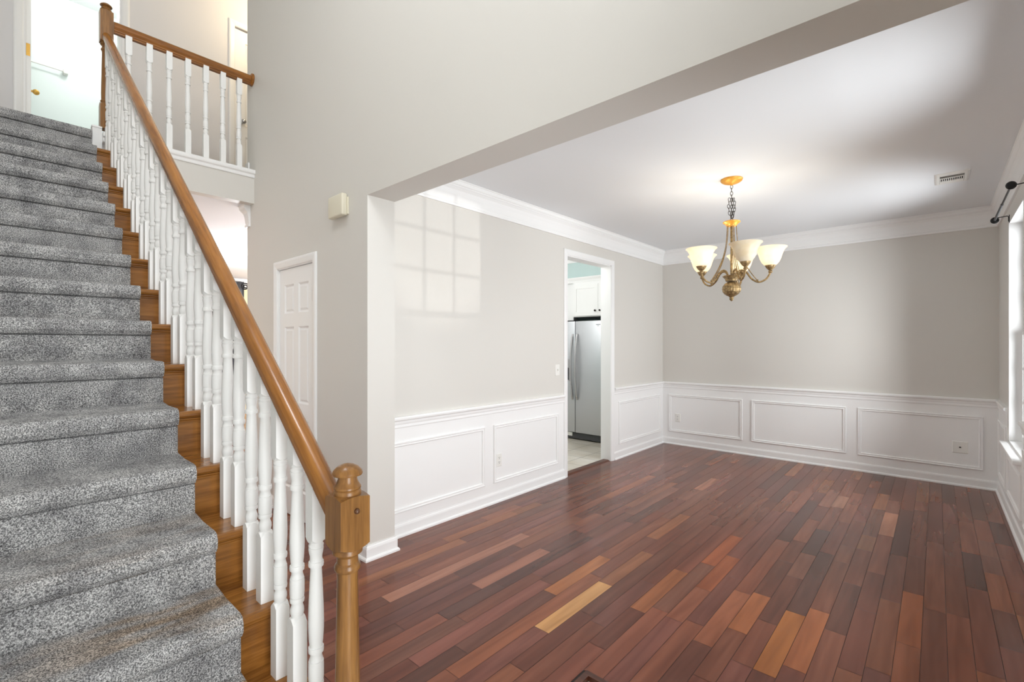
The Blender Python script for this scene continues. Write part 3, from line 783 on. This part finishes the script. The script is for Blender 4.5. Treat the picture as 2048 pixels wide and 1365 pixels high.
def newel(parent, x, y, z0, zb0, zb1, ztop, low, plug_face):
    """turned newel post: square base, turned shaft, square upper block, cap"""
    nw = obj('newel_post', MB().box(0, .001, 0, .001, 0, .001), MAT['oak_z'], parent, loc=(x, y, z0))
    mb = MB(); w = .0395
    def blk(a, b, ch0, ch1):
        m2 = MB(); sq_block(m2, w, a, b, ch0, ch1)
        mb.add([(p[0] + x, p[1] + y, p[2]) for p in m2.v], m2.f)
    blk(z0, z0 + low, 0, .02)
    zr = zb0
    sh = [(.028, z0 + low - .004), (.034, z0 + low + .008), (.036, z0 + low + .016), (.030, z0 + low + .026), (.030, z0 + low + .034), (.031, z0 + low + .08), (.0255, zr - .075), (.0265, zr - .060), (.031, zr - .055), (.0325, zr - .049), (.030, zr - .041), (.0262, zr - .037), (.0255, zr - .022), (.030, zr - .017), (.0365, zr - .012), (.037, zr - .006), (.033, zr + .002)]
    mb.lathe(sh, (x, y, 0), 32)
    blk(zb0, zb1, .011, .006)
    nw.data = mb.mesh('newel_post', MAT['oak_z'], (x, y, z0))
    h = ztop - zb1
    cap = [(.030, -.004), (.0335, 0), (.0340, h * .08), (.0325, h * .14), (.0310, h * .16), (.0336, h * .20), (.0336, h * .25), (.0300, h * .31), (.0262, h * .40), (.0238, h * .50), (.0236, h * .58), (.0290, h * .605), (.0362, h * .63), (.0376, h * .68), (.0345, h * .78), (.0250, h * .90), (.0140, h * .97), (.0030, h)]
    obj('newel_cap', MB().lathe(cap, (x, y, zb1), 32), MAT['oak_z'], nw)
    if plug_face:
        m3 = MB(); 
        m3.lathe([(.0070, -.004), (.0070, .004), (.0058, .0070), (.0034, .0088), (.001, .0093)], (0, 0, 0), 14)
        rot = Matrix.Rotation(PI / 2, 3, 'Y')
        m3.v = [tuple(rot @ Vector(p) + Vector((x + w, y + .0025, zb1 - .036))) for p in m3.v]
        obj('screw_plug', m3, MAT['oak_dark'], nw, 'dark wood plug')
    return nw
XN = -1.1115
sr = thing('stair_railing', 'oak handrail on white turned balusters along the staircase', 'railing', (XN, YBAL, 0))
newel(sr, XN, YBAL, 0.0, .895, 1.030, 1.107, .42, True)
XNU, ZNU = -4.782, LAND + .055
newel(sr, XNU, YBAL, ZNU, 3.735, 3.985, 4.050, .20, False)
xa, xb = XN - .036, XNU + .036
hr = MB(); n = len(RPROF)
V = [(xa, YBAL + y, zrail(xa) + z) for y, z in RPROF] + [(xb, YBAL + y, zrail(xb) + z) for y, z in RPROF]
hr.add(V, [(i, (i + 1) % n, n + (i + 1) % n, n + i) for i in range(n)], True); hr.add(V, [tuple(range(n)), tuple(range(n, 2 * n))])
obj('handrail', hr, MAT['oak_x'], sr)
bmA = bmB = None
for n in range(1, 16):
    for j, dx in enumerate((.018 + BW, .018 + BW + RUN / 2)):
        if n == 1 and j == 0: continue
        x = R(n) - dx
        if j == 0:
            if bmA is None: bmA = baluster_mesh(zrail(x) - .036 - n * RISE, SL)
            me = bmA
        else:
            if bmB is None: bmB = baluster_mesh(zrail(x) - .036 - n * RISE, SL)
            me = bmB
        o = bpy.data.objects.new('baluster', me); COL.objects.link(o); o.parent = sr
        o.location = Vector((x, YBAL, n * RISE)) - wpos(sr)
# balcony railing
XBR = -4.752
br = thing('balcony_railing', 'short oak railing with white balusters along the upstairs balcony', 'railing', (XBR, 1.15, 3.019))
ya, yb = YBAL + .041, YH0 - .012
zt = 3.879
V = [(XBR + y, ya, zt + z) for y, z in RPROF] + [(XBR + y, yb, zt + z) for y, z in RPROF]
n = len(RPROF); hb = MB()
hb.add(V, [(i, (i + 1) % n, n + (i + 1) % n, n + i) for i in range(n)], True); hb.add(V, [tuple(range(n)), tuple(range(n, 2 * n))])
hb.box(XBR - .015, XBR + .015, ya, yb, zt - .052, zt - .036)
MAT['oak_yr'] = wood('oak_stain_balcony_rail', (104, 62, 24), (138, 86, 34), (158, 104, 46), (22, 1.5, 22), 0.24)
obj('handrail', hb, MAT['oak_yr'], br)
m3 = MB().lathe([(.057, 0), (.057, .010), (.052, .016), (.040, .020)], (0, 0, 0), 28)
rot = Matrix.Rotation(PI / 2, 3, 'X')
m3.v = [tuple(rot @ Vector(p) + Vector((XBR, YH0 - .0005, zt))) for p in m3.v]
obj('rosette', m3, MAT['oak_x'], br)
bmC = baluster_mesh(zt - .037 - 3.019, 0)
for i in range(7):
    o = bpy.data.objects.new('baluster', bmC); COL.objects.link(o); o.parent = br
    o.location = Vector((XBR, .741 + .1325 * i, 3.019)) - wpos(br)

# ------------------------------------------------------------------ chandelier
CX, CY = -1.229, 4.008
ch = thing('chandelier', 'antique gold chandelier with alabaster bell shades hanging in the dining room', 'chandelier', (CX, CY, H))
def at(r, a, z): return (CX + r * math.cos(a), CY + r * math.sin(a), H + z)
obj('canopy', MB().lathe([(.082, -.0005), (.083, -.006), (.078, -.016), (.060, -.028), (.034, -.038), (.012, -.043), (.006, -.050)], (CX, CY, H), 36), MAT['gilt'], ch, 'gilded ceiling canopy')
def link(c, ang, hgt=.034, wd=.018, tilt=0.0):
    p = []
    for i in range(18):
        t = 2 * PI * i / 18
        u, z = wd / 2 * math.cos(t), hgt / 2 * math.sin(t)
        z *= 1.0
        p.append((c[0] + u * math.cos(ang) + z * tilt, c[1] + u * math.sin(ang) + z * tilt * .4, c[2] + z))
    return p
cm = MB()
z = -.060
i = 0
while z > -.335:
    cm.tube(link((CX, CY, H + z), (i % 2) * PI / 2 + .4), .0024, 6, True); z -= .027; i += 1
obj('chain', cm, MAT['chain'], ch)
cm = MB()
for s, (dx, ph) in enumerate(((-.018, .3), (.020, 1.4), (.006, 2.2))):
    z = -.165; i = 0
    while z > -.325:
        t = (-.165 - z) / .16
        off = dx * math.sin(PI * (0.25 + .75 * t)) * 1.3
        ca = math.radians(42)
        cm.tube(link((CX + off * math.cos(ca), CY + off * math.sin(ca), H + z), (i % 2) * PI / 2 + ph, tilt=.12 * (1 if dx > 0 else -1)), .0024, 6, True); z -= .027; i += 1
obj('slack_chain', cm, MAT['chain'], ch, 'dark slack chain looped up')
obj('top_collar', MB().lathe([(.014, -.335), (.062, -.340), (.066, -.344), (.064, -.350), (.050, -.360), (.040, -.372), (.038, -.378), (.010, -.380)], (CX, CY, H), 32), MAT['gilt'], ch)
obj('column', MB().lathe([(.0100, -.378), (.0090, -.60), (.0105, -.79)], (CX, CY, H), 16), MAT['antique'], ch)
obj('urn_neck', MB().lathe([(.020, -.775), (.060, -.776), (.068, -.782), (.060, -.792), (.050, -.802), (.046, -.815), (.044, -.822)], (CX, CY, H), 32), MAT['antique'], ch)
pr = []
for i in range(33):
    t = PI * (0.12 + .80 * i / 32)
    pr.append((.069 * math.sin(t), -.884 + .062 * math.cos(t)))
def pine(a, z): 
    kz = (z + .884) / .062
    return 1 + .035 * math.cos(12 * a + 9 * kz) * math.cos(12 * a - 9 * kz) * max(0, 1 - abs(kz) ** 4)
obj('urn', MB().lathe(pr, (CX, CY, H), 72, pine), MAT['antique'], ch, 'knobbly pineapple urn')
obj('finial', MB().lathe([(.020, -.938), (.024, -.944), (.016, -.950), (.014, -.956), (.017, -.962), (.014, -.972), (.006, -.980), (.001, -.983)], (CX, CY, H), 20), MAT['antique'], ch)
def catmull(P, n=8):
    out = []
    for i in range(len(P) - 1):
        p0, p1, p2, p3 = P[max(i - 1, 0)], P[i], P[i + 1], P[min(i + 2, len(P) - 1)]
        for k in range(n):
            t = k / n
            out.append(tuple(.5 * ((2 * b) + (-a + c) * t + (2 * a - 5 * b + 4 * c - d) * t * t + (-a + 3 * b - 3 * c + d) * t ** 3) for a, b, c, d in zip(p0, p1, p2, p3)))
    out.append(tuple(P[-1]))
    return out
arm_pts = catmull([(.028, -.795), (.045, -.752), (.075, -.737), (.108, -.757), (.145, -.810), (.195, -.838), (.245, -.818), (.272, -.775), (.276, -.745)], 7)
strap_pts = catmull([(.034, -.376), (.040, -.46), (.052, -.55), (.082, -.65), (.130, -.745), (.185, -.826)], 6)
cam_dir = math.atan2(-CY, -CX)
RA = .276
shade_prof = [(.034, -.716), (.046, -.706), (.062, -.686), (.074, -.660), (.083, -.630), (.092, -.604), (.104, -.585), (.117, -.574), (.1165, -.571), (.101, -.582), (.089, -.602), (.080, -.630), (.071, -.660), (.059, -.684), (.044, -.702), (.033, -.712)]
cup_prof = [(.008, -.772), (.014, -.768), (.016, -.760), (.011, -.752), (.013, -.748), (.024, -.738), (.034, -.724), (.039, -.712), (.038, -.706), (.030, -.708)]
for q in range(5):
    # seen from the camera: front, right, back right, back left, left
    a = cam_dir + math.radians(20 + 72 * q)
    arm = obj('arm', MB().tube([at(r, a, z) for r, z in arm_pts], .0072, 10), MAT['antique'], ch)
    sm_ = MB()
    for s in (-1, 1):
        da = .006 * s
        sm_.tube([(CX + r * math.cos(a) - da * math.sin(a), CY + r * math.sin(a) + da * math.cos(a), H + z) for r, z in strap_pts], .0026, 6)
    e = strap_pts[-1]
    sm_.sphere(at(e[0], a, e[1] + .002), .008)
    obj('scroll_rod', sm_, MAT['antique'], arm)
    c = at(RA, a, 0)
    obj('shade_cup', MB().lathe(cup_prof, (c[0], c[1], H), 24), MAT['antique'], arm)
    lit = q != 0
    obj('glass_shade', MB().lathe(shade_prof, (c[0], c[1], H), 40), MAT['shade_lit'] if lit else MAT['shade_unlit'], arm, None if lit else 'unlit shade turned to the camera')
    if lit:
        obj('bulb', MB().sphere((c[0], c[1], H - .655), .024, 1.25), MAT['bulb'], arm)
        point('chandelier_bulb', (c[0], c[1], H - .612), 1.9, (1, .96, .88), .03)

# ------------------------------------------------------------------ small fittings
vx0, vx1, vy0, vy1 = -.012, .190, 4.972, 5.292
av = thing('air_vent', 'white ceiling air vent with a row of dark slots', 'air vent', ((vx0 + vx1) / 2, (vy0 + vy1) / 2, H))
fr = MB().frame(lambda u, v, o: (u, v, H - o), vx0, vx1, vy0, vy1, [(0, 0), (0, .003), (.012, .008), (.028, .008), (.030, .003), (.030, 0)])
fr.box(.018, .160, 5.100, 5.118, H - .008, H - .001).box(.018, .160, 5.196, 5.262, H - .008, H - .001).box(.018, .160, 5.000, 5.034, H - .008, H - .001)
obj('vent_frame', fr, MAT['plate'], av)
obj('vent_back', MB().box(.012, .166, 5.0, 5.264, H - .0012, H - .0004), MAT['ventdark'], av, 'dark duct behind the slots')
lv = MB()
for i in range(12):
    x = .0185 + i * .0123
    lv.box(x, x + .0055, 5.118, 5.196, H - .0075, H - .0015)
obj('louvers', lv, MAT['plate'], av)
lv = MB()
for i in range(3):
    y = 5.040 + i * .020
    lv.box(.018, .160, y, y + .012, H - .0065, H - .0015)
obj('louvers', lv, MAT['chrome'], av)

XRD, ZRD = .362, 2.452
cr = thing('curtain_rod', 'short black curtain rod above the dining window', 'curtain rod', (XR, 5.07, ZRD))
obj('rod', MB().tube([(XRD, 5.64, ZRD), (XRD, 5.05, ZRD)], .0085, 12), MAT['dark'], cr)
obj('inner_rod', MB().tube([(XRD, 5.06, ZRD), (XRD, 4.50, ZRD)], .0062, 12), MAT['black'], cr)
for y in (5.665, 4.485):
    m3 = MB().lathe([(.004, -.014), (.018, -.012), (.026, -.005), (.027, .002), (.020, .010), (.006, .014)], (0, 0, 0), 20)
    m3.v = [tuple(Matrix.Rotation(PI / 2, 3, 'X') @ Vector(p) + Vector((XRD, y, ZRD))) for p in m3.v]
    obj('finial', m3, MAT['black'], cr)
for y in (5.60, 4.52):
    obj('bracket', MB().tube([(XRD, y, ZRD + .006), (XR - .012, y, ZRD + .012), (XR - .005, y, ZRD + .004), (XR - .004, y, ZRD - .035)], .0035, 8).cbox(XR - .004, XR, y - .008, y + .008, ZRD - .045, ZRD + .02, .001), MAT['black'], cr)

db = thing('door_chime', 'cream plastic chime box high on the grey hall wall', 'chime', (-3.087, YH0, 2.355))
obj('cover', MB().cbox(-3.186, -2.989, YH0 - .052, YH0 - .010, 2.290, 2.440, .010, 3), MAT['ivory'], db)
obj('backplate', MB().cbox(-3.178, -2.985, YH0 - .012, YH0, 2.300, 2.420, .003), MAT['ivory'], db)

def outlet(name, label, cat, fn, u, z, kind):
    p0 = fn(u, z, 0)
    o = thing(name, label, cat, p0)
    def bx(u0, u1, z0, z1, o0, o1):
        c = [fn(uu, zz, oo) for uu in (u0, u1) for zz in (z0, z1) for oo in (o0, o1)]
        return MB().add(c, [(0, 1, 3, 2), (4, 6, 7, 5), (0, 4, 5, 1), (2, 3, 7, 6), (0, 2, 6, 4), (1, 5, 7, 3)])
    def pl(w, h):
        mb = MB()
        c = [fn(u + a * w, z + b * h, 0) for a, b in ((-1, -1), (1, -1), (1, 1), (-1, 1))] + [fn(u + a * w, z + b * h, .003) for a, b in ((-1, -1), (1, -1), (1, 1), (-1, 1))] + [fn(u + a * (w - .004), z + b * (h - .004), .006) for a, b in ((-1, -1), (1, -1), (1, 1), (-1, 1))]
        return mb.add(c, [(i, (i + 1) % 4, 4 + (i + 1) % 4, 4 + i) for i in range(4)] + [(4 + i, 4 + (i + 1) % 4, 8 + (i + 1) % 4, 8 + i) for i in range(4)] + [(8, 9, 10, 11), (3, 2, 1, 0)])
    obj('cover_plate', pl(.036 if kind != 'cable' else .058, .058), MAT['plate'], o)
    if kind == 'duplex':
        for dz in (.020, -.020):
            r = obj('receptacle', bx(u - .015, u + .015, z + dz - .014, z + dz + .014, .004, .0085), MAT['plate'], o)
            s = MB()
            for du in (-.006, .006): 
                q = bx(u + du - .0013, u + du + .0013, z + dz - .001, z + dz + .008, .0083, .0089); s.add(q.v, q.f)
            q = bx(u - .0025, u + .0025, z + dz - .010, z + dz - .005, .0083, .0089); s.add(q.v, q.f)
            obj('slots', s, MAT['slot'], r, 'dark slots')
    elif kind == 'cable':
        obj('cable_jack', bx(u - .007, u + .007, z - .006, z + .006, .004, .012), MAT['slot'], o, 'dark cable jack')
    else:
        obj('toggle', bx(u - .005, u + .005, z - .004, z + .012, .004, .016), MAT['plate'], o)
        obj('switch_bezel', bx(u - .009, u + .009, z - .020, z + .020, .004, .0075), MAT['plate'], o)
    return o
outlet('wall_outlet', 'white wall outlet in the panel left of the kitchen doorway', 'outlet', lambda u, z, o: (XL + .004 + o, u, z), 3.062, .372, 'duplex')
outlet('wall_outlet', 'white wall outlet in the panel under the chandelier, near the corner', 'outlet', lambda u, z, o: (u, YB - .004 - o, z), -2.698, .380, 'duplex')
outlet('cable_outlet', 'square white cable plate with a dark jack, near the window wall', 'outlet', lambda u, z, o: (u, YB - .004 - o, z), .172, .385, 'cable')
outlet('light_switch', 'white light switch on the wall beside the kitchen doorway', 'light switch', lambda u, z, o: (XL + o, u, z), 3.945, 1.142, 'switch')

# ------------------------------------------------------------------ kitchen
YF = 5.81
rf = thing('refrigerator', 'stainless steel side-by-side refrigerator in the kitchen', 'refrigerator', (-3.91, YF + .4, 0))
obj('body', MB().cbox(-4.365, -3.455, YF + .075, 6.50, .03, 1.735, .006), MAT['dark'], rf)
obj('freezer_door', MB().cbox(-4.365, -3.981, YF, YF + .07, .105, 1.752, .008, 2), MAT['steel'], rf)
obj('fridge_door', MB().cbox(-3.973, -3.455, YF, YF + .07, .105, 1.752, .008, 2), MAT['steel'], rf)
for s, x in ((-1, -4.018), (1, -3.938)):
    pa = []
    for i in range(17):
        t = i / 16
        pa.append((x, YF - .012 - .055 * math.sin(PI * t) ** .7, .590 + .975 * t))
    hm = MB()
    for i in range(16):
        a, b = pa[i], pa[i + 1]
        w = .013
        hm.add([(a[0] - w, a[1], a[2]), (a[0] + w, a[1], a[2]), (a[0] + w, a[1] + .014, a[2]), (a[0] - w, a[1] + .014, a[2]), (b[0] - w, b[1], b[2]), (b[0] + w, b[1], b[2]), (b[0] + w, b[1] + .014, b[2]), (b[0] - w, b[1] + .014, b[2])],
               [(0, 1, 5, 4), (1, 2, 6, 5), (2, 3, 7, 6), (3, 0, 4, 7)] + ([(3, 2, 1, 0)] if i == 0 else []) + ([(4, 5, 6, 7)] if i == 15 else []))
    obj('door_handle', hm, MAT['chrome'], rf)
obj('water_dispenser', MB().box(-4.285, -4.072, YF - .004, YF + .002, .862, 1.188).box(-4.27, -4.085, YF - .008, YF - .004, 1.07, 1.18), MAT['chrome'], rf)
obj('dispenser_recess', MB().box(-4.27, -4.085, YF - .006, YF - .0041, .88, 1.06), MAT['dark'], rf)
obj('toe_grille', MB().box(-4.36, -3.46, YF + .03, YF + .08, .012, .095), MAT['dark'], rf)
obj('hinge_cover', MB().box(-4.365, -4.04, YF + .015, YF + .03, .045, .098), MAT['plate'], rf, 'pale cover at the foot')
obj('badge', MB().box(-3.618, -3.545, YF - .001, YF + .0005, 1.690, 1.698).box(-3.598, -3.565, YF - .001, YF + .0005, 1.672, 1.677), MAT['dark'], rf, 'small grey maker badge')
kc = thing('kitchen_cabinet', 'white shaker cabinet over the refrigerator with two dark knobs', 'cabinet', (-3.6, 6.2, 1.82))
obj('cabinet_body', MB().box(-4.05, -3.10, 5.86, 6.50, 1.815, 2.335), MAT['trim'], kc)
obj('cabinet_crown', MB().mould([(0, 0), (.004, 0), (.010, .03), (.030, .06), (.034, .075), (0, .075)], (-4.40, 5.86, 2.325), (-3.08, 5.86, 2.325), (0, -1, 0)), MAT['trim'], kc)
for x0, x1, kx in ((-4.035, -3.604, -3.643), (-3.600, -3.15, -3.565)):
    dm = MB().box(x0, x1, 5.846, 5.859, 1.828, 2.285)
    s = .058
    for a, b, c, d in ((x0, x0 + s, 1.828, 2.285), (x1 - s, x1, 1.828, 2.285), (x0 + s, x1 - s, 1.828, 1.828 + s), (x0 + s, x1 - s, 2.285 - s, 2.285)):
        dm.box(a, b, 5.836, 5.847, c, d)
    dd = obj('cabinet_door', dm, MAT['trim'], kc)
    obj('door_knob', MB().sphere((kx, 5.815, 1.897), .014).box(kx - .005, kx + .005, 5.815, 5.837, 1.892, 1.902), MAT['knob'], dd, 'dark bronze knob')
pc = thing('kitchen_cabinet', 'tall white pantry cabinet left of the refrigerator', 'cabinet', (-4.42, 6.2, 0))
obj('cabinet_body', MB().box(-4.78, -4.40, 5.87, 6.50, 0, 2.335), MAT['trim'], pc)
obj('filler_strip', MB().box(-4.40, -4.07, 5.90, 5.92, 1.77, 2.335), MAT['trim'], pc)

# ------------------------------------------------------------------ living room beyond the hall
cu = thing('window_curtain', 'dark grey curtain hanging on the cream wall beyond the hall', 'curtain', (XLV + .1, 3.0, 2.45))
pp = []
for i in range(49):
    t = i / 48
    pp.append((XLV + .10 + .022 * math.sin(t * 2 * PI * 6), 2.86 + .56 * t))
cm = MB()
vv = [(x, y, .05) for x, y in pp] + [(x, y, 2.66) for x, y in pp] + [(x + .006, y, .05) for x, y in pp] + [(x + .006, y, 2.66) for x, y in pp]
m_ = len(pp)
cm.add(vv, [(i, i + 1, m_ + i + 1, m_ + i) for i in range(m_ - 1)] + [(2 * m_ + i, 3 * m_ + i, 3 * m_ + i + 1, 2 * m_ + i + 1) for i in range(m_ - 1)], True)
obj('curtain_panel', cm, MAT['curtain'], cu)
rd = thing('curtain_holdback', 'black scrolled metal bracket at the edge of the dark grey curtain', 'bracket', (XLV, 3.45, 2.55))
sp_ = []
for i in range(40):
    t = i / 39
    rr = .075 * (1 - .8 * t); a = t * 3.6 * PI
    sp_.append((XLV + .14, 3.43 + rr * math.cos(a), 2.56 + rr * math.sin(a)))
obj('scroll', MB().tube(sp_, .012, 8).tube([(XLV, 3.47, 2.55), (XLV + .14, 3.47, 2.55)], .012, 8).tube([(XLV + .14, 3.50, 2.56), (XLV + .14, 3.60, 2.55)], .012, 8), MAT['black'], rd)
